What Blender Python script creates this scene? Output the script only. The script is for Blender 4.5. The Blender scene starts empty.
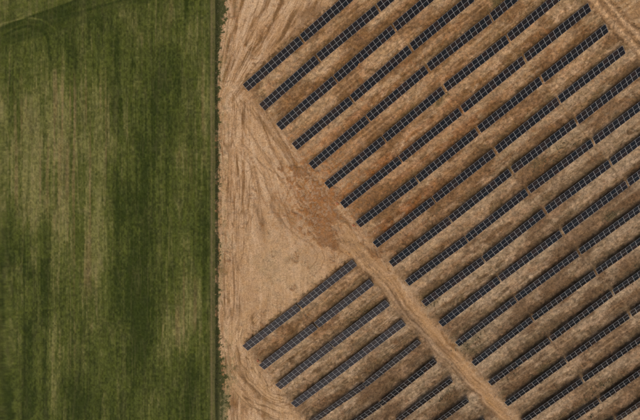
import bpy, math, random
import numpy as np
from mathutils import Matrix, Vector

random.seed(7)
C = bpy.context.scene.collection
SC = bpy.context.scene

# ------------------------------------------------------------------ camera (fitted to the rows)
F_PX = 461.0
CAM_A, CAM_B, CAM_C, CAM_H = -0.0691, 0.0919, -0.6858, 176.068
def rot(a, b, c):
    ca, sa, cb, sb, cc, sc = math.cos(a), math.sin(a), math.cos(b), math.sin(b), math.cos(c), math.sin(c)
    Rx = np.array([[1, 0, 0], [0, ca, -sa], [0, sa, ca]])
    Ry = np.array([[cb, 0, sb], [0, 1, 0], [-sb, 0, cb]])
    Rz = np.array([[cc, -sc, 0], [sc, cc, 0], [0, 0, 1]])
    return Rz @ Ry @ Rx
R = rot(CAM_A, CAM_B, CAM_C)
cam_data = bpy.data.cameras.new('drone_camera')
cam_data.sensor_width = 36.0
cam_data.lens = F_PX / 640.0 * 36.0
cam_data.clip_start = 1.0
cam_data.clip_end = 9000.0
cam = bpy.data.objects.new('drone_camera', cam_data)
C.objects.link(cam)
M4 = Matrix.Identity(4)
for i in range(3):
    for j in range(3):
        M4[i][j] = float(R[i, j])
M4[2][3] = CAM_H
cam.matrix_world = M4
SC.camera = cam

def to_px(X, Y, Z=0.0):
    """photo pixel of a world point (works on arrays)"""
    d = np.stack([X, Y, Z - CAM_H + 0 * X], -1) @ R
    return 320 + F_PX * d[..., 0] / -d[..., 2], 210 - F_PX * d[..., 1] / -d[..., 2]
def from_px(u, v, z=0.0):
    r = R @ np.array([(u - 320) / F_PX, (210 - v) / F_PX, -1.0])
    k = (z - CAM_H) / r[2]
    return float(r[0] * k), float(r[1] * k)

# ------------------------------------------------------------------ light
# thin cloud: a soft sun from the lower left of the picture
SUN_DIR = Vector((-0.48, -0.26, 0.83)).normalized()
SUN_EL = math.asin(SUN_DIR.z)
world = bpy.data.worlds.new('World')
SC.world = world
world.use_nodes = True
wn = world.node_tree.nodes
wl = world.node_tree.links
bg = wn['Background']
sky = wn.new('ShaderNodeTexSky')
sky.sky_type = 'NISHITA'
sky.sun_disc = False
sky.sun_elevation = SUN_EL
sky.sun_rotation = math.atan2(SUN_DIR.x, SUN_DIR.y)
sky.dust_density = 5.0
sky.air_density = 0.8
sky.ozone_density = 0.2
wl.new(sky.outputs[0], bg.inputs[0])
bg.inputs[1].default_value = 0.15
sd = bpy.data.lights.new('sun', 'SUN')
sd.energy = 1.25
sd.angle = math.radians(40)
sd.color = (1.0, 0.89, 0.74)
sun = bpy.data.objects.new('sun', sd)
C.objects.link(sun)
sun.rotation_euler = (-SUN_DIR).to_track_quat('-Z', 'Y').to_euler()

SC.view_settings.view_transform = 'Standard'
SC.view_settings.look = 'None'
SC.view_settings.gamma = 1.0
SC.view_settings.use_curve_mapping = False
SC.view_settings.exposure = -0.07

# ------------------------------------------------------------------ array noise
def _hash(ix, iy, seed):
    h = (ix.astype(np.int64) * 374761393 + iy.astype(np.int64) * 668265263 + seed * 1442695041) & 0xffffffff
    h = ((h ^ (h >> 13)) * 1274126177) & 0xffffffff
    h = ((h ^ (h >> 16)) * 2246822519) & 0xffffffff
    return ((h ^ (h >> 15)) & 0xffffff).astype(np.float32) / 16777215.0
def vn(x, y, seed):
    ix = np.floor(x); iy = np.floor(y)
    fx = (x - ix).astype(np.float32); fy = (y - iy).astype(np.float32)
    fx = fx * fx * (3 - 2 * fx); fy = fy * fy * (3 - 2 * fy)
    ix = ix.astype(np.int64); iy = iy.astype(np.int64)
    a = _hash(ix, iy, seed); b = _hash(ix + 1, iy, seed); c = _hash(ix, iy + 1, seed); d = _hash(ix + 1, iy + 1, seed)
    return (a * (1 - fx) + b * fx) * (1 - fy) + (c * (1 - fx) + d * fx) * fy
def fbm(x, y, seed, octs=4, gain=0.55):
    s = 0; amp = 1; tot = 0
    for k in range(octs):
        s = s + amp * vn(x * 2 ** k + 17.3 * k, y * 2 ** k - 9.1 * k, seed + 31 * k)
        tot += amp; amp *= gain
    s = s / tot
    return np.clip((s - .5) * (1.0, 1.0, 1.25, 1.55, 1.75, 1.9)[octs] + .5, 0, 1)
def streak(a, r, seed, wa, wr, octs=4):
    """long grooves: a runs across them, r along them"""
    s = 0; amp = 1; tot = 0
    for k in range(octs):
        s = s + amp * vn(a / wa * 1.9 ** k + 7.7 * k, r / wr * 1.7 ** k + 3.1 * k, seed + 13 * k)
        tot += amp; amp *= .72
    return np.clip((s / tot - .5) * 1.9 + .5, 0, 1)
def rut(a, r, seed, wa, wr, thin=.86):
    """thin wandering lines (wheel and harrow marks)"""
    n1 = vn(a / wa, r / wr, seed)
    return ss(thin, .99, 1 - np.abs(2 * n1 - 1)) * ss(.35, .6, vn(a / wa * .37 + 3, r / wr * 1.7, seed + 5))
def ss(e0, e1, x):
    t = np.clip((x - e0) / (e1 - e0), 0, 1)
    return t * t * (3 - 2 * t)
def mix(a, b, t):
    return a * (1 - t[:, None]) + np.asarray(b) * t[:, None]
def blob(u, v, cx, cy, rx, ry, ang=0.0, soft=1.0):
    ca, sa = math.cos(math.radians(ang)), math.sin(math.radians(ang))
    du, dv = u - cx, v - cy
    p = (du * ca + dv * sa) / rx; q = (-du * sa + dv * ca) / ry
    return np.exp(-(p * p + q * q) * soft)
def pline(u, v, pts):
    """distance to a polyline and signed side"""
    best = np.full(u.shape, 1e9); side = np.zeros(u.shape); along = np.zeros(u.shape); acc = 0
    for (x0, y0), (x1, y1) in zip(pts[:-1], pts[1:]):
        dx, dy = x1 - x0, y1 - y0; L = math.hypot(dx, dy)
        t = np.clip(((u - x0) * dx + (v - y0) * dy) / (L * L), 0, 1)
        qx = u - x0 - t * dx; qy = v - y0 - t * dy
        d = np.hypot(qx, qy)
        m = d < best
        best = np.where(m, d, best)
        side = np.where(m, (dx * qy - dy * qx) / L, side)
        along = np.where(m, acc + t * L, along)
        acc += L
    return best, side, along

# ------------------------------------------------------------------ row layout (metres)
PITCH, T_LEN, MOD_W, MOD_H = 9.6527, 28.0, 2.1, 1.66
X0, Y0, DX = -12.5243, -22.7503, 0.0498          # left end and height of row nine of the large block
XL, YL, DXL, TL, PL = -77.927, -23.2855, 0.0436, 27.8397, 9.705   # the small lower block

# ------------------------------------------------------------------ ground grid
cc, scn = math.cos(CAM_C), math.sin(CAM_C)
def grow(lo, hi, step, far):
    mid = list(np.arange(lo, hi + 1e-6, step))
    out_hi = []; s = step; x = mid[-1]
    while x < far:
        s *= 1.16; x += s; out_hi.append(x)
    out_lo = []; s = step; x = mid[0]
    while x > -far:
        s *= 1.16; x -= s; out_lo.append(x)
    return np.array(out_lo[::-1] + mid + out_hi)
STEP = 0.235
su = grow(-142.0, 142.0, STEP, 2600.0)
tv = grow(-108.0, 88.0, STEP, 2600.0)
S, T = np.meshgrid(su, tv)
nS, nT = len(su), len(tv)
S = S.ravel(); T = T.ravel()
GX = S * cc - T * scn
GY = S * scn + T * cc
# image coordinates on the ground (clamped well outside the picture where the view ray would pass the horizon)
d3 = np.stack([GX, GY, np.full_like(GX, -CAM_H)], -1) @ R
dz = np.maximum(-d3[:, 2], 40)
U = 320 + F_PX * d3[:, 0] / dz
V = 210 - F_PX * d3[:, 1] / dz

def ground_fields(U, V, GX, GY):
    n = len(U)
    # domain warp keeps every edge irregular
    wu = (fbm(U / 14, V / 14, 3, 3) - .5) * 10
    wv = (fbm(U / 14, V / 14, 5, 3) - .5) * 10
    u = U + wu * .5; v = V + wv * .5
    # ---------------- crop field
    fl = fbm(U / 24, V / 50, 11, 5, .65)
    light = (1.00 * blob(u, v, 55, 130, 52, 70) + .75 * blob(u, v, 92, 205, 22, 75) + .45 * blob(u, v, 30, 190, 40, 50)
             + .55 * blob(u, v, 182, 40, 30, 40) + .60 * blob(u, v, 183, 175, 16, 55) + .95 * blob(u, v, 186, 318, 20, 46)
             + .35 * blob(u, v, 75, 300, 24, 60) + .25 * blob(u, v, 20, 360, 20, 60) + .35 * blob(u, v, 120, 50, 40, 40) + .35 * blob(u, v, 204, 100, 8, 60)
             - .6 * blob(u, v, 158, 95, 30, 45) - .55 * blob(u, v, 135, 230, 26, 70) - .35 * blob(u, v, 140, 330, 30, 80)
             - .35 * blob(u, v, 206, 230, 12, 40) - .30 * blob(u, v, 200, 380, 30, 40) - .35 * blob(u, v, 8, 250, 20, 40) - .3 * blob(u, v, 205, 260, 14, 40) - .3 * blob(u, v, 28, 80, 12, 20) - .2 * blob(u, v, 80, 70, 14, 18))
    light = light * .78 + (fl - .5) * .62 + .10
    st = streak(U, V, 21, 9.0, 170, 5)
    st2 = streak(U, V, 24, 2.4, 30, 2)
    grain = fbm(U / 1.6, V / 2.2, 25, 2)
    # the other field beyond the oblique edge at the top left
    dl, sl, al = pline(U, V, [(-400, 195), (0, 47), (47, 35), (144, 3), (600, -150)])
    above = ss(-1.2, 1.2, -sl + (grain - .5) * 2)
    dt, s2, a2 = pline(U, V, [(-200, 110), (0, 28), (33, 15), (78, -1), (300, -80)])
    top_dark = above * ss(-2, 3, s2)
    f = light + (st - .5) * .75 + (st2 - .5) * .34 + (grain - .5) * .30
    f = f * (1 - above) + above * (.40 + .4 * (fbm(U / 20, V / 12, 31, 3) - .5) + (vn((U * .36 + V * .93) / 1.6, (U * .93 - V * .36) / 60, 33) - .5) * .3)
    f = f - top_dark * .50
    # ruts and the curved headland tracks
    for pts, w, amt in (([(-30, 43), (10, 24), (33, 15.5), (78, 0), (120, -14)], 1.1, -.45), ([(-30, 40), (8, 21), (33, 12), (78, -4)], .9, .08),
                        ([(50, 18), (80, 12), (112, 3), (150, -8)], 1.0, -.3), ([(5, 35), (14, 30), (26, 26), (36, 27), (44, 32), (48, 40), (50, 60)], 1.1, -.30),
                        ([(8, 31), (18, 26), (30, 23.5), (40, 26), (47, 31), (50, 37)], .9, .1), ([(14, 20), (30, 18), (44, 20), (54, 28), (57, 36)], .9, .2),
                        ([(0, 24), (28, 17), (40, 19), (52, 27)], .8, .2)):
        d, _, _ = pline(U, V, pts)
        f = f + 1.7 * amt * np.exp(-(d / w) ** 2)
    for x, w, amt in ((85, .9, .5), (48, .7, -.3), (63, .8, .3), (151, .8, .25), (10, .7, -.3), (107, .7, -.25), (167, .7, .2), (196, .8, .2)):
        f = f + amt * np.exp(-((U - x - (vn(V / 60, V * 0, 41) - .5)) / w) ** 2) * ss(.3, .6, vn(V / 38, V * 0 + x, 43)) * (1 - above)
    g_dark = np.array([.027, .037, .007]); g_mid = np.array([.062, .072, .015]); g_light = np.array([.130, .126, .040]); g_tan = np.array([.205, .165, .074])
    col_f = mix(np.tile(g_dark, (n, 1)), g_mid, ss(-.35, .38, f))
    col_f = mix(col_f, g_light, ss(.30, 1.05, f))
    col_f = mix(col_f, g_tan, ss(.95, 1.6, f) * .6)
    for sd_, wa_, am_ in ((141, 1.9, .34), (142, 3.1, .34), (143, 5.0, .3)):
        col_f = mix(col_f, [.030, .036, .008], rut(U, V, sd_, wa_, 85, .80) * am_)
        col_f = mix(col_f, [.20, .165, .070], rut(U, V, sd_ + 20, wa_, 60, .80) * am_ * (.25 + .75 * ss(.0, .8, f)))
    brown = ss(.60, .85, vn(U / 2.0, V / 90, 52)) * ss(.2, .8, light) * .35
    col_f = mix(col_f, [.19, .12, .06], brown)
    col_f = col_f * (0.72 + .56 * grain)[:, None]
    # ---------------- earth
    fan_lo = np.arctan2(U - 226, V - 50)            # tracks fan out below this point
    fan_hi = np.arctan2(U - 212, 128 - V)           # and above this one
    hi = ss(112, 84, V)
    rlo = np.hypot(U - 226, V - 50); rhi = np.hypot(U - 212, V - 128)
    a_lo = fan_lo * 90; a_hi = fan_hi * 80
    wob = (fbm(U / 26, V / 26, 61, 2) - .5) * 5
    s_lo = streak(a_lo + wob, rlo, 62, 3.4, 46)
    s_hi = streak(a_hi + wob, rhi, 64, 3.6, 34)
    s_v = streak(U + wob * .4, V, 66, 3.0, 34)
    fanw = ss(246, 262, U) * ss(300, 200, V)
    s_dn = s_v * (1 - fanw) + s_lo * fanw
    strk = s_dn * (1 - hi) + s_hi * hi
    fine = fbm(U / 2.3, V / 2.3, 71, 4, .75)
    fine_s = fbm(GX / 1.6, GY / .8, 74, 3, .7)
    med = fbm(U / 9, V / 9, 72, 4)
    big = fbm(U / 38, V / 38, 73, 3)
    sand = np.array([.400, .262, .150]); sand_pale = np.array([.490, .355, .228]); ochre = np.array([.265, .158, .080]); rust = np.array([.225, .100, .036])
    umber = np.array([.125, .072, .031]); olive = np.array([.110, .080, .034]); taupe = np.array([.225, .160, .088])
    open_c = mix(np.tile(sand, (n, 1)), sand_pale, ss(.40, .75, med * .6 + big * .4))
    lo_l = np.maximum(rut(a_lo + wob, rlo, 151, 2.6, 60), rut(a_lo - wob, rlo, 152, 4.5, 75))
    hi_l = np.maximum(rut(a_hi + wob, rhi, 153, 2.6, 44), rut(a_hi - wob, rhi, 154, 4.5, 60))
    v_l = np.maximum(rut(U + wob * .5, V, 155, 2.0, 40), rut(U - wob * .4, V, 156, 3.6, 60))
    line = (v_l * (1 - fanw) + lo_l * fanw) * (1 - hi) + hi_l * hi
    cross = rut((U - V * .75) + wob, U + V, 157, 5.0, 60) * blob(U, V, 270, 150, 40, 60)
    line = np.maximum(line, cross) * (1 - .8 * ss(238, 252, U) * ss(222, 240, V))
    pl = np.maximum(rut(a_lo - wob * .7, rlo, 251, 1.9, 55, .70), rut(U - wob * .3, V, 255, 1.7, 45, .70) * (1 - fanw)) * (1 - hi) + hi * rut(a_hi - wob * .7, rhi, 253, 1.9, 40, .70)
    dl2 = np.maximum(rut(a_lo + wob * 1.3, rlo, 261, 1.6, 50, .72) * fanw, rut(U + wob, V, 265, 1.5, 36, .72) * (1 - fanw)) * (1 - hi) + hi * rut(a_hi + wob * 1.3, rhi, 263, 1.6, 36, .72)
    smooth_pan = blob(u, v, 285, 265, 42, 40, 0, .9)
    sk = ss(.50, .20, strk) * (1 - .75 * smooth_pan) * (1 - .5 * ss(275, 310, U) * ss(90, 130, V))
    calm = 1 - .55 * ss(215, 250, V) * ss(232, 245, U)
    strk = .5 + (strk - .5) * calm
    open_c = mix(open_c, ochre, np.clip(ss(.62, .25, strk) * (.35 + .9 * med), 0, 1) * (1 - .6 * smooth_pan))
    open_c = mix(open_c, sand_pale, ss(.6, .9, strk) * .5)
    open_c = mix(open_c, umber, ss(.34, .10, strk) * (1 - smooth_pan) * .75)
    open_c = mix(open_c, [.43, .315, .195], smooth_pan * .6)
    open_c = mix(open_c, [.30, .23, .135], smooth_pan * .5 * ss(.45, .8, med))
    open_c = mix(open_c, umber, ss(.60, .85, fine) * .45 * (1 - .5 * smooth_pan))
    open_c = mix(open_c, [.53, .395, .265], pl * .55 * (1 - .6 * smooth_pan))
    open_c = mix(open_c, [.215, .130, .066], dl2 * .55 * (1 - .8 * smooth_pan))
    open_c = mix(open_c, [.175, .102, .050], line * .75)
    open_c = mix(open_c, sand_pale, rut(U * .8 + wob, V + U * .2, 158, 3.0, 40) * .35)
    # rows area: world aligned coordinates
    ph = ((Y0 + .5 * 0 - GY) / PITCH) % 1.0           # 0 at a row's axis, growing towards the lower right
    along = GX; across = GY
    rs = streak(across + .8 * (fbm(along / 9, across / 9, 80, 2) - .5), along, 81, 2.6, 24)
    mo = fbm(along / 3.2, across / 2.0, 83, 4)
    mo2 = fbm(along / 10, across / 4.5, 84, 3)
    warm = blob(u, v, 395, 150, 85, 125, 25, .8) + .5 * blob(u, v, 560, 55, 60, 30) + .5 * blob(u, v, 330, 60, 50, 50)
    warm = np.clip(warm + (big - .5) * .8, 0, 1)
    base = mix(np.tile(taupe, (n, 1)), [.285, .180, .098], warm)
    base = base * (1.0 + .18 * ss(430, 250, U + V * .35)[:, None])
    rowc = mix(base, sand, ss(.42, .78, mo * .5 + rs * .5) * .85)
    rowc = mix(rowc, sand_pale, ss(.62, .9, mo * .4 + rs * .6) * .5)
    rowc = mix(rowc, rust, ss(.50, .78, mo2 * .55 + (1 - rs) * .45) * (.25 + .75 * warm) * .95)
    rowc = mix(rowc, ochre, ss(.50, .2, rs) * .7)
    rowc = mix(rowc, umber, ss(.60, .88, fine_s) * .55)
    rowc = mix(rowc, sand_pale, ss(.40, .12, fine_s) * .35)
    rowc = mix(rowc, umber, ss(.28, .08, rs * .6 + mo * .4) * .7)
    rowc = mix(rowc, umber, ss(.58, .85, fbm(along / 2.4, across / 1.3, 85, 3)) * .75)
    rowc = mix(rowc, sand_pale, ss(.62, .90, fbm(along / 2.8 + 9, across / 1.6, 87, 3)) * .5)
    band = ss(.50, .78, ph) * ss(1.02, .90, ph)        # rough undriven strip behind each row, weedy in places
    weedy = ss(.50, .70, fbm(along / 13 + 3, across / 9, 86, 3) + .10 * ss(430, 620, U) + .12 * ss(260, 420, V))
    rowc = mix(rowc, olive, band * (.10 + .55 * weedy))
    rowc = mix(rowc, umber, weedy * .30 * ss(.45, .65, mo))
    rl_ = np.maximum(rut(across, along, 161, .8, 30), rut(across, along, 162, 1.5, 40))
    rowc = mix(rowc, umber, rl_ * .55)
    rowc = mix(rowc, sand_pale, rut(across, along, 163, 1.1, 25) * .45)
    stain = np.clip(blob(u, v, 405, 205, 62, 18, -38) + .8 * blob(u, v, 375, 170, 50, 14, -38) + .8 * blob(u, v, 455, 130, 60, 14, -38) + .7 * blob(u, v, 395, 235, 45, 12, -38) + .6 * blob(u, v, 350, 120, 50, 12, -38) + .5 * blob(u, v, 520, 130, 50, 14, -38), 0, 1)
    rowc = mix(rowc, [.185, .078, .028], stain * ss(.18, .60, mo * .6 + fine_s * .4))
    st3 = blob(u, v, 410, 165, 95, 60, -38) * ss(.42, .75, fbm(along / 18, across / 5, 201, 4))
    rowc = mix(rowc, [.20, .092, .036], st3 * .65)
    rowc = mix(rowc, [.40, .215, .11], blob(u, v, 390, 140, 100, 90, -38) * ss(.5, .8, mo) * .35)
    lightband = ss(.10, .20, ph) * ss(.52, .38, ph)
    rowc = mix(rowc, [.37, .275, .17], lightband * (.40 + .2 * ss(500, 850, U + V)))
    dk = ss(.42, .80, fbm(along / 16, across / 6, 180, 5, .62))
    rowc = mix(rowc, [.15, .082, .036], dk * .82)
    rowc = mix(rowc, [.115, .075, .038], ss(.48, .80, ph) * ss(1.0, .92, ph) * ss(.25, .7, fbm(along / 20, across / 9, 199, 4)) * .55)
    rowc = mix(rowc, [.40, .245, .135], ss(.6, .9, fbm(along / 5, across / 2.5, 181, 4, .7)) * .45)
    for q, wq in ((.34, .035), (.52, .03)):
        rowc = mix(rowc, [.34, .22, .12], np.exp(-((ph - q - .03 * (vn(along / 20, across / 9.6 // 1, 88) - .5)) / wq) ** 2) * ss(.45, .7, vn(along / 30, across / 10, 89)) * .6)
    # cable trenches across the aisles at the table gaps
    for k in (1, 2, 3, 0):
        xe = X0 + k * T_LEN + DX * (-(GY - Y0) / PITCH)
        dxx = np.abs(GX - xe + .5 * (vn(GY / 2.5, GY * 0 + k, 90) - .5))
        rowc = mix(rowc, umber, np.exp(-(dxx / .28) ** 2) * .5 * ss(.4, .6, vn(GY / 12, GY * 0 + k, 91)))
    for x, y, r_, am in ((440, 98, 10, .8), (497, 6, 12, .7), (612, 215, 12, .7), (535, 165, 12, .4), (470, 345, 22, .6), (505, 372, 16, .6), (350, 300, 14, .4), (600, 385, 14, .6), (545, 372, 16, .6),
                         (432, 300, 14, .5), (612, 10, 10, .3), (560, 150, 16, .4), (590, 395, 10, .5), (445, 395, 12, .5), (360, 318, 14, .45), (437, 212, 5, .8), (520, 60, 8, .35), (640, 270, 18, .5)):
        rowc = mix(rowc, [.085, .078, .032], blob(u, v, x, y, r_, r_ * .55, -38, 1.2) * am * ss(.38, .62, mo))
    spk = ss(.80, .95, vn(U / .75, V / .75, 195)) * ss(.4, .8, med)
    rowc = mix(rowc, [.42, .17, .07], spk * .45)
    rowc = mix(rowc, [.09, .055, .028], ss(.84, .96, vn(U / .8, V / .8, 196)) * .6)
    open_c = mix(open_c, [.13, .08, .04], ss(.86, .97, vn(U / .8, V / .8, 197)) * .5)
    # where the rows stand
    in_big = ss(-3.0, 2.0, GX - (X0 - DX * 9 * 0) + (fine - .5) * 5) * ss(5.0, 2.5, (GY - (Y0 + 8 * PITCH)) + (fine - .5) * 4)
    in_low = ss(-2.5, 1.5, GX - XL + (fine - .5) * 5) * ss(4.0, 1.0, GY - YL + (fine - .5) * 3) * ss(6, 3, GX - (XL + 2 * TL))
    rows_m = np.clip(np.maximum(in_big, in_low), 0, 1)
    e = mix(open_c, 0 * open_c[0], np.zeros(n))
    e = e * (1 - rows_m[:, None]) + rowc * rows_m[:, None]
    # swirled haul track round the end of the lower block
    d, sd_, al_ = pline(u, v, [(372, 268), (360, 258), (345, 256), (330, 250)])
    cx, cy = 296, 362
    rr = np.hypot((U - cx) * 1.0, (V - cy) * .8)
    sw = ss(.55, .25, .5 * vn((rr + wob) / 1.5, np.arctan2(V - cy, U - cx) * 3, 95) + .5 * vn((rr + wob) / 3.2, np.arctan2(V - cy, U - cx) * 2, 96))
    swm = blob(U, V, 262, 392, 26, 46, 0, 1.0) * (1 - rows_m)
    e = mix(e, umber, sw * swm * .5)
    r3 = np.hypot(U - 300, V - 345) + (fbm(U / 18, V / 18, 190, 2) - .5) * 6; a3 = np.arctan2(V - 345, U - 300) * 60
    ring = ss(42, 52, r3) * ss(88, 76, r3) * ss(300, 325, V) * (1 - rows_m) * (U < 300)
    e = mix(e, [.42, .29, .165], ring * .55 * streak(r3, a3, 191, 3.2, 40))
    e = mix(e, [.135, .080, .038], ring * np.maximum(rut(r3, a3, 192, 1.7, 30, .80), rut(r3, a3, 193, 2.8, 50, .80)) * .85)
    # turned earth heap and its tails
    heap = np.clip(blob(u, v, 321, 212, 19, 25, 0, 1.2) * 1.35 + .85 * blob(u, v, 338, 246, 26, 7, 12, 1.2) + .75 * blob(u, v, 300, 172, 20, 6, 42, 1) + .7 * blob(u, v, 362, 250, 18, 6, 25, 1.2), 0, 1)
    heap = ss(.18, .70, heap + (med - .5) * .8 + (fine - .5) * .4)
    hd = np.hypot(U - 350, V - 225)
    hs = .5 * vn(np.arctan2(V - 226, U - 352) * 16, hd / 22, 97) + .5 * vn(np.arctan2(V - 226, U - 352) * 7, hd / 12, 98)
    e = mix(e, [.185, .100, .048], heap * .9)
    e = mix(e, [.15, .070, .028], heap * ss(.55, .25, hs) * .7)
    scuff = blob(u, v, 318, 195, 42, 50, 20, 1.1)
    e = mix(e, [.30, .165, .080], scuff * ss(.35, .7, med) * .55 * (1 - .5 * rows_m))
    e = mix(e, rust, scuff * ss(.52, .70, fine) * .75)
    e = mix(e, [.50, .36, .24], scuff * ss(.44, .28, fine) * .5)
    # wheel loops on the sand
    for pts, w in (([(284, 195), (279, 205), (280, 218), (288, 228), (300, 238), (312, 244)], .7), ([(290, 190), (284, 205), (288, 222), (302, 234)], .6),
                   ([(312, 246), (318, 254), (316, 262), (310, 268)], .6), ([(322, 250), (325, 258), (321, 268), (314, 275)], .6),
                   ([(248, 160), (252, 172), (249, 184), (250, 200), (246, 216)], .8), ([(240, 100), (262, 124), (290, 160), (306, 178)], .8),
                   ([(252, 108), (276, 140), (300, 165), (322, 190)], .7), ([(232, 92), (246, 125), (270, 165), (282, 180)], .7), ([(246, 172), (256, 166), (264, 176)], .7),
                   ([(222, 336), (229, 345), (228, 358), (236, 380), (252, 402), (268, 425)], 1.0), ([(236, 350), (240, 372), (258, 398), (284, 408)], .8)):
        d, _, _ = pline(U + wob * .25, V, pts)
        e = mix(e, [.19, .115, .058], np.exp(-(d / w) ** 2) * (.30 + .5 * fine))
    # dirt track through the site
    tpts = [(338, 236), (352, 247), (372, 266), (410, 312), (450, 357), (490, 399), (530, 441), (700, 620), (900, 830)]
    d, side, al = pline(U, V, tpts)
    side = side + (fbm(al / 14, al * 0, 101, 2) - .5) * 4
    tr = ss(11.5, 7.0, np.abs(side) + (fine - .5) * 5 + (med - .5) * 6) * ss(0, 8, al) * (d < 18)
    ts = streak(side, al, 102, 3.4, 45)
    tc = mix(np.tile(np.array([.325, .205, .108]), (n, 1)), [.175, .098, .045], ss(.58, .2, ts) * .85)
    tc = mix(tc, [.15, .085, .038], np.maximum(rut(side, al, 171, 1.6, 60), rut(side, al, 172, 2.6, 80)) * .7)
    for o, a_, w_ in ((-5.5, .5, 1.5), (4.6, .55, 1.4), (-1.2, .3, 1.4)):
        tc = mix(tc, [.43, .29, .17], np.exp(-((side - o) / w_) ** 2) * a_)
    tc = tc * (.92 + .16 * fine)[:, None]
    fine = np.where(tr > .3, .5 + (fine - .5) * .45, fine)
    e = e * (1 - tr[:, None]) + tc * tr[:, None]
    t2 = [(500, -110), (588, -14), (641, 47), (701, 114), (900, 340)]
    d, side, al = pline(U, V, t2)
    side = side + (fbm(al / 14, al * 0, 105, 2) - .5) * 2
    edge2 = ss(12, 8.0, np.abs(side) + (fine - .5) * 5) * (d < 20)
    ts = streak(side, al, 106, 3.4, 45)
    tc = mix(np.tile(np.array([.25, .155, .082]), (n, 1)), [.15, .088, .042], ss(.55, .25, ts) * .8)
    for o, a_, w_ in ((-5.2, .95, 2.0), (4.6, .95, 2.2)):
        tc = mix(tc, [.42, .285, .165], np.exp(-((side - o) / w_) ** 2) * a_)
    tc = tc * (.86 + .28 * fine)[:, None]
    # disturbed ground past the track
    past = ss(-9, -13, side) * (d > 8) * ss(200, 60, np.abs(V)) * (U > 560)
    q = vn((U * .8 - V * .6) / 8 + wob * .4, (U * .6 + V * .8) / 2.2, 108)
    pc = mix(np.tile(np.array([.30, .19, .10]), (n, 1)), [.40, .28, .165], ss(.45, .75, q))
    pc = mix(pc, umber, ss(.50, .72, fine) * .5)
    e = e * (1 - past[:, None]) + pc * past[:, None]
    e = e * (1 - edge2[:, None]) + tc * edge2[:, None]
    track = np.maximum(tr, edge2)
    gr = vn(U / .9, V / .9, 140)
    ga = .55 + .45 * rows_m
    e = e * (.95 + (.84 * (fine - .5) + .26 * (gr - .5)) * ga)[:, None]
    lr = ss(560, 900, U + V * 1.2) * rows_m
    lum = e @ np.array([.3, .6, .1])
    e = e * (1 - .30 * lr)[:, None] + (lum * .30 * lr)[:, None] * np.array([1.12, .98, .78])
    e = e * (1 - .14 * lr)[:, None]
    e = e * np.array([1.03, .975, .885])
    # ---------------- verge between field and earth
    vb = fbm(U * 0 + 3, V / 9, 111, 3)
    xb = 216.3 + (fbm(U * 0, V / 40, 112, 2) - .5) * 1.0
    wide = 2.0 + 8.5 * ss(80, -10, V) + 9.0 * ss(325, 400, V) + (vb - .5) * 4
    e_edge = xb + wide
    gs = ss(1.5, -1.5, U - e_edge + (fine - .5) * 9)
    straw = ss(14, 1, U - e_edge + (fine - .5) * 16) * (.35 + .40 * ss(230, 380, V))
    e = mix(e, [.155, .13, .055], straw * ss(.30, .7, s_v))
    vg = mix(np.tile(np.array([.050, .052, .018]), (n, 1)), [.16, .135, .062], ss(.42, .72, fine * .6 + s_v * .4) * ss(2.5, 5, U - xb))
    e = e * (1 - gs[:, None]) + vg * gs[:, None]
    # thin strip of bare soil on the field's edge, then the dark ditch
    fe = ss(208.5, 211.5, U)
    col_f = mix(col_f, [.125, .105, .045], fe * (.45 + .4 * (fine - .5)))
    col_f = mix(col_f, [.16, .12, .06], np.exp(-((U - 211.5) / .6) ** 2) * .55)
    col_f = mix(col_f, [.035, .045, .012], np.exp(-((U - 209.2) / .6) ** 2) * .5 * ss(.3, .6, vn(V / 50, V * 0, 114)))
    ditch = np.exp(-((U - xb - .9) / (1.0 + 1.4 * ss(90, -10, V) + .5 * vb)) ** 2) * (.75 + .4 * vb)
    e = mix(e, [.026, .030, .010], np.clip(ditch, 0, 1) * .85)
    is_field = U < xb - 1.2
    col = np.where(is_field[:, None], col_f, e)
    # ---------------- relief
    z = (fbm(GX / 22, GY / 22, 121, 3) - .5) * .5
    ze = (fine - .5) * .16 - line * .06 + (strk - .5) * .20 * (1 - rows_m) * (1 - track) + (rs - .5) * .22 * rows_m + (mo - .5) * .35 * rows_m + heap * .35 + heap * (hs - .5) * .4 - track * .10
    ze = ze - ditch * .5 + gs * .12 * fine
    zf = (st - .5) * .10 + (grain - .5) * .22 - .05
    z = z + np.where(is_field, zf, ze)
    far = np.clip((np.maximum(np.abs(S), np.abs(T)) - 150) / 60, 0, 1)
    z = z * (1 - far) + (-.05) * far
    return np.clip(col, .004, .8), z, is_field, track, gs

COL, GZ, IS_F, TRK, VERGE = ground_fields(U, V, GX, GY)

def height_at(x, y):
    s = x * cc + y * scn; t = -x * scn + y * cc
    i = int(np.clip(np.searchsorted(su, s), 0, nS - 1)); j = int(np.clip(np.searchsorted(tv, t), 0, nT - 1))
    return float(GZ[j * nS + i])

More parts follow.
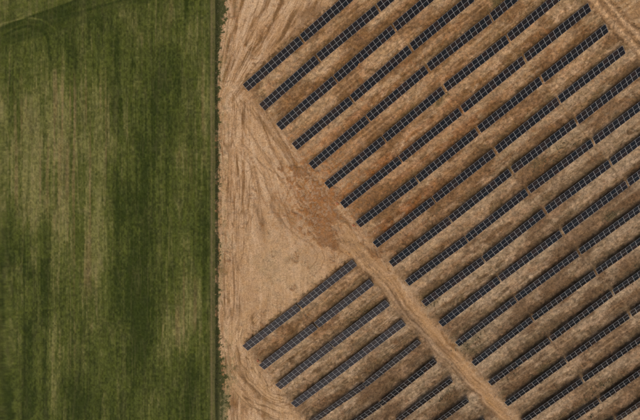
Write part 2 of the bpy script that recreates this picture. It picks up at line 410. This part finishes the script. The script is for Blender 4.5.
# ------------------------------------------------------------------ materials
def nodes_of(name):
    m = bpy.data.materials.new(name); m.use_nodes = True
    nt = m.node_tree
    return m, nt, nt.nodes['Principled BSDF']
def earth_material(name, scales, strength, bump, rough=1.0):
    m, nt, b = nodes_of(name)
    at = nt.nodes.new('ShaderNodeAttribute'); at.attribute_name = 'soil_tint'
    tc = nt.nodes.new('ShaderNodeTexCoord')
    mp = nt.nodes.new('ShaderNodeMapping'); mp.inputs['Rotation'].default_value[2] = -CAM_C; mp.inputs['Scale'].default_value = scales
    nt.links.new(tc.outputs['Object'], mp.inputs[0])
    n1 = nt.nodes.new('ShaderNodeTexNoise'); n1.inputs['Scale'].default_value = 1.0; n1.inputs['Detail'].default_value = 6; n1.inputs['Roughness'].default_value = .68
    nt.links.new(mp.outputs[0], n1.inputs[0])
    n2 = nt.nodes.new('ShaderNodeTexNoise'); n2.inputs['Scale'].default_value = .33; n2.inputs['Detail'].default_value = 3
    nt.links.new(tc.outputs['Object'], n2.inputs[0])
    r = nt.nodes.new('ShaderNodeMapRange')
    r.inputs['From Min'].default_value = .25; r.inputs['From Max'].default_value = .75
    r.inputs['To Min'].default_value = 1 - strength; r.inputs['To Max'].default_value = 1 + strength
    nt.links.new(n1.outputs['Fac'], r.inputs['Value'])
    mx = nt.nodes.new('ShaderNodeVectorMath'); mx.operation = 'SCALE'
    nt.links.new(at.outputs['Color'], mx.inputs[0]); nt.links.new(r.outputs[0], mx.inputs['Scale'])
    hs = nt.nodes.new('ShaderNodeHueSaturation')
    r2 = nt.nodes.new('ShaderNodeMapRange'); r2.inputs['From Min'].default_value = .3; r2.inputs['From Max'].default_value = .7
    r2.inputs['To Min'].default_value = .98; r2.inputs['To Max'].default_value = 1.06
    nt.links.new(n2.outputs['Fac'], r2.inputs['Value']); nt.links.new(r2.outputs[0], hs.inputs['Saturation'])
    nt.links.new(mx.outputs[0], hs.inputs['Color'])
    nt.links.new(hs.outputs[0], b.inputs['Base Color'])
    b.inputs['Roughness'].default_value = rough
    b.inputs['Specular IOR Level'].default_value = .1
    bp = nt.nodes.new('ShaderNodeBump'); bp.inputs['Strength'].default_value = .8; bp.inputs['Distance'].default_value = bump
    nt.links.new(n1.outputs['Fac'], bp.inputs['Height']); nt.links.new(bp.outputs[0], b.inputs['Normal'])
    return m
M_EARTH = earth_material('bare_earth', (2.9, 2.3, 2.5), .46, .07)
M_FIELD = earth_material('crop_field', (3.0, 1.4, 2.0), .34, .12)

def simple(name, col, rough, metal=0.0, var=0.1, scale=3.0):
    m, nt, b = nodes_of(name)
    n1 = nt.nodes.new('ShaderNodeTexNoise'); n1.inputs['Scale'].default_value = scale; n1.inputs['Detail'].default_value = 4
    tc = nt.nodes.new('ShaderNodeTexCoord'); nt.links.new(tc.outputs['Object'], n1.inputs[0])
    mx = nt.nodes.new('ShaderNodeMix'); mx.data_type = 'RGBA'
    mx.inputs['A'].default_value = (*[c * (1 - var) for c in col], 1); mx.inputs['B'].default_value = (*[min(1, c * (1 + var)) for c in col], 1)
    nt.links.new(n1.outputs['Fac'], mx.inputs['Factor']); nt.links.new(mx.outputs['Result'], b.inputs['Base Color'])
    b.inputs['Roughness'].default_value = rough; b.inputs['Metallic'].default_value = metal
    return m
M_FRAME = simple('anodised_aluminium_frame', (.36, .355, .335), .6, .0)
M_STEEL = simple('galvanised_steel', (.46, .46, .44), .6, .3)
M_ORANGE = simple('orange_plastic_pipe', (.50, .15, .06), .5)

def glass_material(name='solar_glass', dust_glare=.03):
    m, nt, b = nodes_of(name)
    oi = nt.nodes.new('ShaderNodeObjectInfo')
    ramp = nt.nodes.new('ShaderNodeValToRGB')
    els = ramp.color_ramp.elements
    els[0].position = 0; els[0].color = (.006, .005, .005, 1)
    els[1].position = 1; els[1].color = (.016, .009, .006, 1)
    for p, c in ((.3, (.007, .006, .005, 1)), (.55, (.004, .006, .007, 1)), (.8, (.011, .008, .005, 1))):
        e = els.new(p); e.color = c
    nt.links.new(oi.outputs['Random'], ramp.inputs[0])
    # cell grid with the pale seam between the two laminates of each panel
    tc = nt.nodes.new('ShaderNodeTexCoord')
    br = nt.nodes.new('ShaderNodeTexBrick'); br.offset = 0; br.squash = 1
    br.inputs['Scale'].default_value = 1.0; br.inputs['Mortar Size'].default_value = .006; br.inputs['Brick Width'].default_value = .1617; br.inputs['Row Height'].default_value = .152
    br.inputs['Color1'].default_value = (0, 0, 0, 1); br.inputs['Color2'].default_value = (0, 0, 0, 1); br.inputs['Mortar'].default_value = (.018, .018, .02, 1)
    nt.links.new(tc.outputs['Object'], br.inputs[0])
    add = nt.nodes.new('ShaderNodeMix'); add.data_type = 'RGBA'; add.blend_type = 'ADD'; add.inputs['Factor'].default_value = 1
    nt.links.new(ramp.outputs[0], add.inputs['A']); nt.links.new(br.outputs[0], add.inputs['B'])
    # dust film on the glass; strong setting paints sky reflection into the colour
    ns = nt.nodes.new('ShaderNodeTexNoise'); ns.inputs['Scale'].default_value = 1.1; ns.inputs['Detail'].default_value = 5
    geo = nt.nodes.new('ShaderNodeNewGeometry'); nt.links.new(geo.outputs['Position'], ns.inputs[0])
    rr = nt.nodes.new('ShaderNodeMapRange'); rr.inputs['From Min'].default_value = .35; rr.inputs['From Max'].default_value = .8; rr.inputs['To Min'].default_value = 0; rr.inputs['To Max'].default_value = dust_glare; rr.inputs['To Min'].default_value = dust_glare * .4 if dust_glare > .05 else 0
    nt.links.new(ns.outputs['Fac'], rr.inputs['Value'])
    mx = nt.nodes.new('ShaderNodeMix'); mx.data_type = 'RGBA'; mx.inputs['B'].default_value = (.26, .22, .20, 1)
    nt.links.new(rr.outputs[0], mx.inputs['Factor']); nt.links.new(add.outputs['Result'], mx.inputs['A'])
    nt.links.new(mx.outputs['Result'], b.inputs['Base Color'])
    b.inputs['Roughness'].default_value = .16
    b.inputs['IOR'].default_value = 1.25
    return m
M_GLASS = glass_material()
M_GLASS_PAINTED_GLARE = glass_material('solar_glass_painted_glare', .14)  # paler copy of the glass, greyish sky reflection painted into its base colour
M_GRASS = simple('verge_grass', (.11, .105, .038), .9, 0, .5, .6)
M_WEED = simple('olive_weeds', (.12, .095, .045), .9, 0, .5, .6)

# ------------------------------------------------------------------ mesh helpers
def link(name, me, mats, parent=None):
    o = bpy.data.objects.new(name, me); C.objects.link(o)
    if not me.materials:
        for m in mats: me.materials.append(m)
    if parent is not None: o.parent = parent
    return o
def box_data(boxes):
    V_, F_ = [], []
    for (x0, x1, y0, y1, z0, z1) in boxes:
        b = len(V_)
        V_ += [(x0, y0, z0), (x1, y0, z0), (x1, y1, z0), (x0, y1, z0), (x0, y0, z1), (x1, y0, z1), (x1, y1, z1), (x0, y1, z1)]
        F_ += [(b, b + 3, b + 2, b + 1), (b + 4, b + 5, b + 6, b + 7), (b, b + 1, b + 5, b + 4), (b + 1, b + 2, b + 6, b + 5), (b + 2, b + 3, b + 7, b + 6), (b + 3, b, b + 4, b + 7)]
    return V_, F_
def box_mesh(name, boxes, mat):
    v, f = box_data(boxes)
    me = bpy.data.meshes.new(name); me.from_pydata(v, [], f); me.materials.append(mat)
    return me

# ------------------------------------------------------------------ ground objects cut from one seamless grid
def grid_object(name, fmask, mat):
    idx = np.arange(nS * nT).reshape(nT, nS)
    q = np.stack([idx[:-1, :-1], idx[:-1, 1:], idx[1:, 1:], idx[1:, :-1]], -1).reshape(-1, 4)
    q = q[fmask]
    used = np.zeros(nS * nT, bool); used[q.ravel()] = True
    remap = np.cumsum(used) - 1
    q = remap[q]
    co = np.stack([GX[used], GY[used], GZ[used]], -1).astype(np.float32)
    me = bpy.data.meshes.new(name)
    me.vertices.add(len(co)); me.vertices.foreach_set('co', co.ravel())
    me.loops.add(len(q) * 4); me.loops.foreach_set('vertex_index', q.ravel().astype(np.int32))
    me.polygons.add(len(q)); me.polygons.foreach_set('loop_start', np.arange(0, len(q) * 4, 4, dtype=np.int32))
    me.update(calc_edges=True)
    a = me.attributes.new('soil_tint', 'FLOAT_COLOR', 'POINT')
    rgba = np.concatenate([COL[used], np.ones((len(co), 1))], 1).astype(np.float32)
    a.data.foreach_set('color', rgba.ravel())
    o = link(name, me, [mat]); o['kind'] = 'structure'
    return o
def face_of(arr):
    a = arr.reshape(nT, nS)[:-1, :-1]
    return a.ravel()
f_field = face_of(IS_F)
f_track = face_of(TRK > .5) & ~f_field
f_verge = face_of((VERGE > .5)) & ~f_field & ~f_track
grid_object('field', f_field, M_FIELD)
grid_object('dirt_track', f_track, M_EARTH)
grid_object('verge', f_verge, M_EARTH)
grid_object('ground', ~f_field & ~f_track & ~f_verge, M_EARTH)

# ------------------------------------------------------------------ solar tables
EDGE_R = {}     # measured offsets (photo px) of table ends against the ideal grid: (block, row, gap) -> (du, dv)
EDGE_R.update({(0, 1, 0): (0.6, -0.2), (0, 2, 0): (0.2, -0.1), (0, 3, 0): (-0.6, 0.0), (0, 4, 0): (-0.5, 0.4), (0, 5, 0): (-1.3, 0.6), (0, 6, 0): (-0.7, 0.7), (0, 7, 0): (-0.0, 0.7), (0, 8, 0): (0.7, 1.1), (0, 9, 0): (-0.1, 0.6), (0, 10, 0): (-0.2, 1.1), (0, 11, 0): (-0.2, 2.1), (0, 12, 0): (-0.5, 1.0), (0, 13, 0): (-1.1, 0.3), (0, 14, 0): (-1.5, 0.1), (0, 15, 0): (-1.1, -0.2), (0, 16, 0): (-0.7, -0.4), (0, 17, 0): (-1.6, -0.6), (0, 1, 1): (0.6, -0.5), (0, 2, 1): (0.9, 0.2), (0, 3, 1): (-0.2, -0.6), (0, 4, 1): (0.6, -1.3), (0, 5, 1): (0.9, -0.5), (0, 6, 1): (0.9, -1.0), (0, 7, 1): (1.2, -1.0), (0, 8, 1): (0.7, -1.3), (0, 9, 1): (0.7, -1.4), (0, 10, 1): (0.9, -1.3), (0, 11, 1): (1.0, -0.7), (0, 12, 1): (0.8, -1.3), (0, 13, 1): (1.3, -0.5), (0, 14, 1): (1.4, -0.4), (0, 15, 1): (1.2, 0.3), (0, 16, 1): (-0.4, -0.1), (0, 17, 1): (0.6, -1.2), (0, 18, 1): (0.2, -0.3), (0, 19, 1): (-0.2, -0.9), (0, 2, 2): (-0.9, -0.2), (0, 3, 2): (-0.1, 0.4), (0, 4, 2): (-0.4, 1.3), (0, 5, 2): (-0.2, 1.2), (0, 6, 2): (0.1, 0.8), (0, 7, 2): (0.1, -0.5), (0, 8, 2): (0.2, -0.4), (0, 9, 2): (-0.4, -0.5), (0, 10, 2): (0.6, -0.0), (0, 11, 2): (0.8, 0.7), (0, 12, 2): (0.1, 0.9), (0, 13, 2): (0.0, 0.2), (0, 14, 2): (0.1, 0.7), (0, 15, 2): (0.0, 1.2), (0, 16, 2): (0.2, 1.2), (0, 17, 2): (0.1, -0.3), (0, 5, 3): (-1.2, -0.4), (0, 6, 3): (-1.1, -0.1), (0, 7, 3): (-0.6, 0.2), (0, 8, 3): (-0.4, 0.3), (0, 9, 3): (-0.5, 0.6), (0, 10, 3): (-0.8, 0.1), (0, 11, 3): (-0.1, 0.3), (0, 12, 3): (-0.1, 0.1), (0, 13, 3): (0.1, 0.5), (0, 7, 4): (-0.4, -0.3), (0, 8, 4): (-0.4, -0.1), (0, 9, 4): (0.7, -0.9), (1, 1, 0): (1.1, 0.4), (1, 2, 0): (0.5, 0.1), (1, 3, 0): (-0.6, -0.3), (1, 4, 0): (-0.8, 0.8), (1, 1, 1): (0.8, -0.4), (1, 2, 1): (-0.1, -0.0), (1, 3, 1): (0.0, -0.1), (1, 4, 1): (-0.3, -0.2), (1, 5, 1): (-1.2, -1.6), (1, 6, 1): (-1.0, -1.4), (1, 1, 2): (0.0, 0.6), (1, 2, 2): (-1.0, 0.8), (1, 3, 2): (-0.4, -0.4), (1, 4, 2): (0.3, -0.7), (1, 5, 2): (0.7, 0.0), (1, 6, 2): (0.7, 0.5), (1, 7, 2): (0.6, 1.1), (1, 8, 2): (0.6, 0.8)})

TILT = math.radians(25)
N_MOD = 13
AXIS_Z = 1.05
FIT_Z = 1.7
def module_mesh(name='solar_panel', glass=None):
    w, h, t, fr = MOD_W / 2 - .012, MOD_H / 2 - .010, .045, .034
    fl = .024
    bx = [(-w, w, -h, -h + fl, -t, 0), (-w, w, h - fl, h, -t, 0), (-w, -w + fr, -h + fl, h - fl, -t, 0), (w - fr, w, -h + fl, h - fl, -t, 0)]
    v, f = box_data(bx)
    n = len(v)
    v += [(-w + fr, -h + fl, -.008), (w - fr, -h + fl, -.008), (w - fr, h - fl, -.008), (-w + fr, h - fl, -.008),
          (-w + fr, -h + fl, -.03), (w - fr, -h + fl, -.03), (w - fr, h - fl, -.03), (-w + fr, h - fl, -.03)]
    f += [(n, n + 1, n + 2, n + 3), (n + 7, n + 6, n + 5, n + 4)]
    me = bpy.data.meshes.new(name); me.from_pydata(v, [], f)
    me.materials.append(M_FRAME); me.materials.append(glass or M_GLASS)
    me.polygons[len(f) - 2].material_index = 1
    return me
ME_MOD = module_mesh()
ME_MOD_PAINTED_GLARE = module_mesh(glass=M_GLASS_PAINTED_GLARE)  # panels with the sky reflection painted in, for the small lower block
LEN = N_MOD * MOD_W
ME_PURLIN = box_mesh('purlin', [(-LEN / 2 - .05, LEN / 2 + .05, -.05, .05, -.17, -.05)], M_STEEL)
ME_RAFTER = box_mesh('rafter', [(-.05, .05, -1.45, 1.45, -.28, -.175)], M_STEEL)
ME_POST = box_mesh('post', [(-.07, .07, -.05, -.035, -2.3, 0), (-.07, .07, .035, .05, -2.3, 0), (-.01, .01, -.035, .035, -2.3, 0)], M_STEEL)

def build_table(loc, rz, tilt, mod=None):
    """Empty at the table's foot > 26 solar_panel, 3 purlin, 6 rafter, 6 post"""
    t = bpy.data.objects.new('solar_table', None); C.objects.link(t)
    t.empty_display_size = 1
    t.location = loc; t.rotation_euler = (0, 0, rz)
    rx = Matrix.Rotation(tilt, 4, 'X')
    base = Matrix.Translation((0, 0, AXIS_Z)) @ rx
    def kid(name, me, mat):
        o = bpy.data.objects.new(name, me); C.objects.link(o); o.parent = t; o.matrix_basis = mat
    for r_ in (-.5, .5):
        for k in range(N_MOD):
            j = Matrix.Rotation(random.gauss(0, .012), 4, 'X') @ Matrix.Rotation(random.gauss(0, .006), 4, 'Y')
            kid('solar_panel', mod or ME_MOD, base @ Matrix.Translation(((k - (N_MOD - 1) / 2) * MOD_W, r_ * MOD_H, .004 * random.random())) @ j)
    for y in (-1.2, 0.0, 1.2):
        kid('purlin', ME_PURLIN, base @ Matrix.Translation((0, y, 0)))
    for k in range(6):
        x = -LEN / 2 + 1.6 + k * (LEN - 3.2) / 5
        kid('rafter', ME_RAFTER, base @ Matrix.Translation((x, 0, 0)))
        kid('post', ME_POST, Matrix.Translation((x, 0, AXIS_Z - .34)))
    return t

ORD = ['zeroth', 'first', 'second', 'third', 'fourth', 'fifth', 'sixth', 'seventh', 'eighth', 'ninth', 'tenth', 'eleventh', 'twelfth', 'thirteenth', 'fourteenth',
       'fifteenth', 'sixteenth', 'seventeenth', 'eighteenth', 'nineteenth', 'twentieth', 'twenty-first']
def end_point(block, i, k, sgn):
    """world position of a table's end on its axis height; sgn +1: the table begins here, -1: it ends here"""
    if block == 0:
        x, y = X0 + (i - 9) * DX + k * T_LEN, Y0 - (i - 9) * PITCH
    else:
        x, y = XL + (i - 1) * DXL + k * TL, YL - (i - 1) * PL
    du, dv = EDGE_R.get((block, i, k), (0, 0))
    u0, v0 = to_px(np.array(x), np.array(y), FIT_Z)
    return from_px(float(u0) - du, float(v0) - dv, AXIS_Z)
def in_view(x0, y0, x1, y1, block):
    hit = 0
    for t in np.linspace(0, 1, 30):
        for w in (-1.4, 0, 1.4):
            u, v = to_px(np.array(x0 + (x1 - x0) * t), np.array(y0 + (y1 - y0) * t + w), AXIS_Z + w * .45)
            if -0.5 < u < 640.5 and -0.5 < v < 420.5: hit += 1
    return hit > 0
TABLE_ENDS = {}
for block, rows, ks in ((0, range(1, 23), range(0, 5)), (1, range(1, 11), range(0, 2))):
    for i in rows:
        seen = []
        for k in ks:
            if block == 0 and k >= 4: continue
            xa, ya = end_point(block, i, k, 1); xb, yb = end_point(block, i, k + 1, -1)
            if not in_view(xa, ya, xb, yb, block): continue
            seen.append((k, xa, ya, xb, yb))
        for n, (k, xa, ya, xb, yb) in enumerate(seen):
            mx_, my_ = (xa + xb) / 2, (ya + yb) / 2
            if block == 0 and k == 0: mx_ += .0
            rz = math.atan2(yb - ya, xb - xa)
            tilt = TILT
            if block == 1: tilt = math.radians(22) if i <= 4 else math.radians(35)
            elif i >= 14: tilt = math.radians(29)
            t = build_table((mx_, my_, 0), rz, tilt + random.gauss(0, .010), ME_MOD_PAINTED_GLARE if block == 1 and i <= 5 else None)
            TABLE_ENDS[(block, i, k)] = (xa, ya, xb, yb)
            if block == 0:
                row = ORD[i] + ' row down of the large block'
                t['group'] = 'solar tables of the large block'
            else:
                row = ORD[i] + ' row down of the small lower block'
                t['group'] = 'solar tables of the small lower block'
            if len(seen) == 1: lab = 'only solar table in view in the ' + row
            elif n == 0: lab = 'black solar table, leftmost in the ' + row
            elif n == len(seen) - 1: lab = 'black solar table, rightmost in the ' + row
            else: lab = 'black solar table, ' + ORD[n + 1] + ' from the left in the ' + row
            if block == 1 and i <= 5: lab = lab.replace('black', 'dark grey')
            t['label'] = lab; t['category'] = 'solar table'

# ------------------------------------------------------------------ orange cable pipe coils at three row ends
def coil_mesh():
    V_, F_ = [], []
    def tube(pts, r, m=8):
        b = len(V_)
        for p_i, p in enumerate(pts):
            a = Vector(pts[min(p_i + 1, len(pts) - 1)]) - Vector(pts[max(p_i - 1, 0)])
            a.normalize(); s = a.cross(Vector((0, 0, 1))); s = s.normalized() if s.length > .01 else Vector((1, 0, 0)); w = s.cross(a)
            for j in range(m):
                q = Vector(p) + (s * math.cos(j * 2 * math.pi / m) + w * math.sin(j * 2 * math.pi / m)) * r
                V_.append(tuple(q))
        for p_i in range(len(pts) - 1):
            for j in range(m):
                F_.append((b + p_i * m + j, b + p_i * m + (j + 1) % m, b + (p_i + 1) * m + (j + 1) % m, b + (p_i + 1) * m + j))
    pts = []
    for k in range(0, 4 * 24 + 8):
        a = k * 2 * math.pi / 24
        r = .34 + .05 * math.sin(k * .37)
        pts.append((r * math.cos(a), r * math.sin(a), .06 + .075 * k / 24))
    pts += [(.5, .5, .3), (.7, .62, .12), (.95, .66, .06)]
    tube(pts, .05)
    me = bpy.data.meshes.new('pipe_coil'); me.from_pydata(V_, [], F_); me.materials.append(M_ORANGE)
    for p in me.polygons: p.use_smooth = True
    return me
CM = coil_mesh()
for (u, v, lab) in ((337, 203.5, 'orange coil at the sandy end of the seventh row down of the large block'),
                    (353.5, 225.3, 'orange coil at the sandy end of the eighth row down of the large block'),
                    (258, 361, 'orange coil at the left end of the second row of the small lower block')):
    x, y = from_px(u, v)
    o = bpy.data.objects.new('pipe_coil', CM); C.objects.link(o)
    o.location = (x, y, height_at(x, y)); o.rotation_euler = (0, 0, random.random() * 6)
    o['label'] = lab; o['category'] = 'pipe coil'; o['group'] = 'orange pipe coils at row ends'

# ------------------------------------------------------------------ low vegetation
def tufts(name, pts, mat, hmin, hmax, blades, spread):
    rng = np.random.default_rng(5)
    Vs, Fs = [], []
    for (x, y, sc) in pts:
        z = height_at(x, y)
        for b in range(blades):
            a = rng.random() * 6.283; r = rng.random() * spread * sc
            bx, by = x + r * math.cos(a), y + r * math.sin(a)
            h = (hmin + (hmax - hmin) * rng.random()) * sc
            a2 = rng.random() * 6.283; w = h * .32
            lx, ly = math.cos(a2) * h * .8, math.sin(a2) * h * .8
            n = len(Vs)
            px_, py_ = -math.sin(a2) * w, math.cos(a2) * w
            Vs += [(bx - px_ * .4, by - py_ * .4, z - .03), (bx + px_ * .4, by + py_ * .4, z - .03), (bx + lx * .5 + px_, by + ly * .5 + py_, z + h * .75),
                   (bx + lx, by + ly, z + h * .8), (bx + lx * .5 - px_, by + ly * .5 - py_, z + h * .7)]
            Fs.append((n, n + 1, n + 2, n + 3, n + 4))
    me = bpy.data.meshes.new(name); me.from_pydata(Vs, [], Fs)
    o = link(name, me, [mat]); o['kind'] = 'stuff'
    return o
rng = np.random.default_rng(11)
pts = []
for _ in range(300):
    v = rng.uniform(-8, 428)
    wide = 2.0 + 6.0 * float(ss(70, -10, np.array(v))) + 7.0 * float(ss(325, 400, np.array(v)))
    u = 216.9 + abs(rng.normal(0, .42)) * wide
    x, y = from_px(u, v)
    pts.append((x, y, rng.uniform(.35, .8)))
o = tufts('grass', pts, M_GRASS, .25, .6, 5, .45); o['label'] = 'green grass growing along the ditch beside the field'; o['category'] = 'grass'
pts = []
spots = [(440, 98, 8), (497, 6, 9), (612, 215, 9), (535, 165, 9), (470, 345, 16), (505, 372, 12), (600, 385, 11), (545, 372, 12), (432, 300, 10), (560, 150, 12), (445, 395, 10), (360, 318, 10), (437, 212, 2.5), (593, 415, 4), (640, 270, 12), (572, 60, 8)]
for (cx_, cy_, r_) in spots:
    for _ in range(int(3 * r_)):
        a, b = rng.normal(0, r_ * .8), rng.normal(0, r_ * .35)
        x, y = from_px(cx_ + a * .79 + b * .6, cy_ - a * .61 + b * .79)
        pts.append((x, y, rng.uniform(.4, 1.1)))
for _ in range(350):
    x, y = from_px(rng.uniform(300, 645), rng.uniform(-5, 425))
    ph = ((Y0 - y) / PITCH) % 1
    if .55 < ph < .95: pts.append((x, y, rng.uniform(.3, .8)))
o = tufts('weeds', pts, M_WEED, .2, .5, 5, .4); o['label'] = 'dull olive weeds scattered on the earth between the solar rows'; o['category'] = 'weeds'
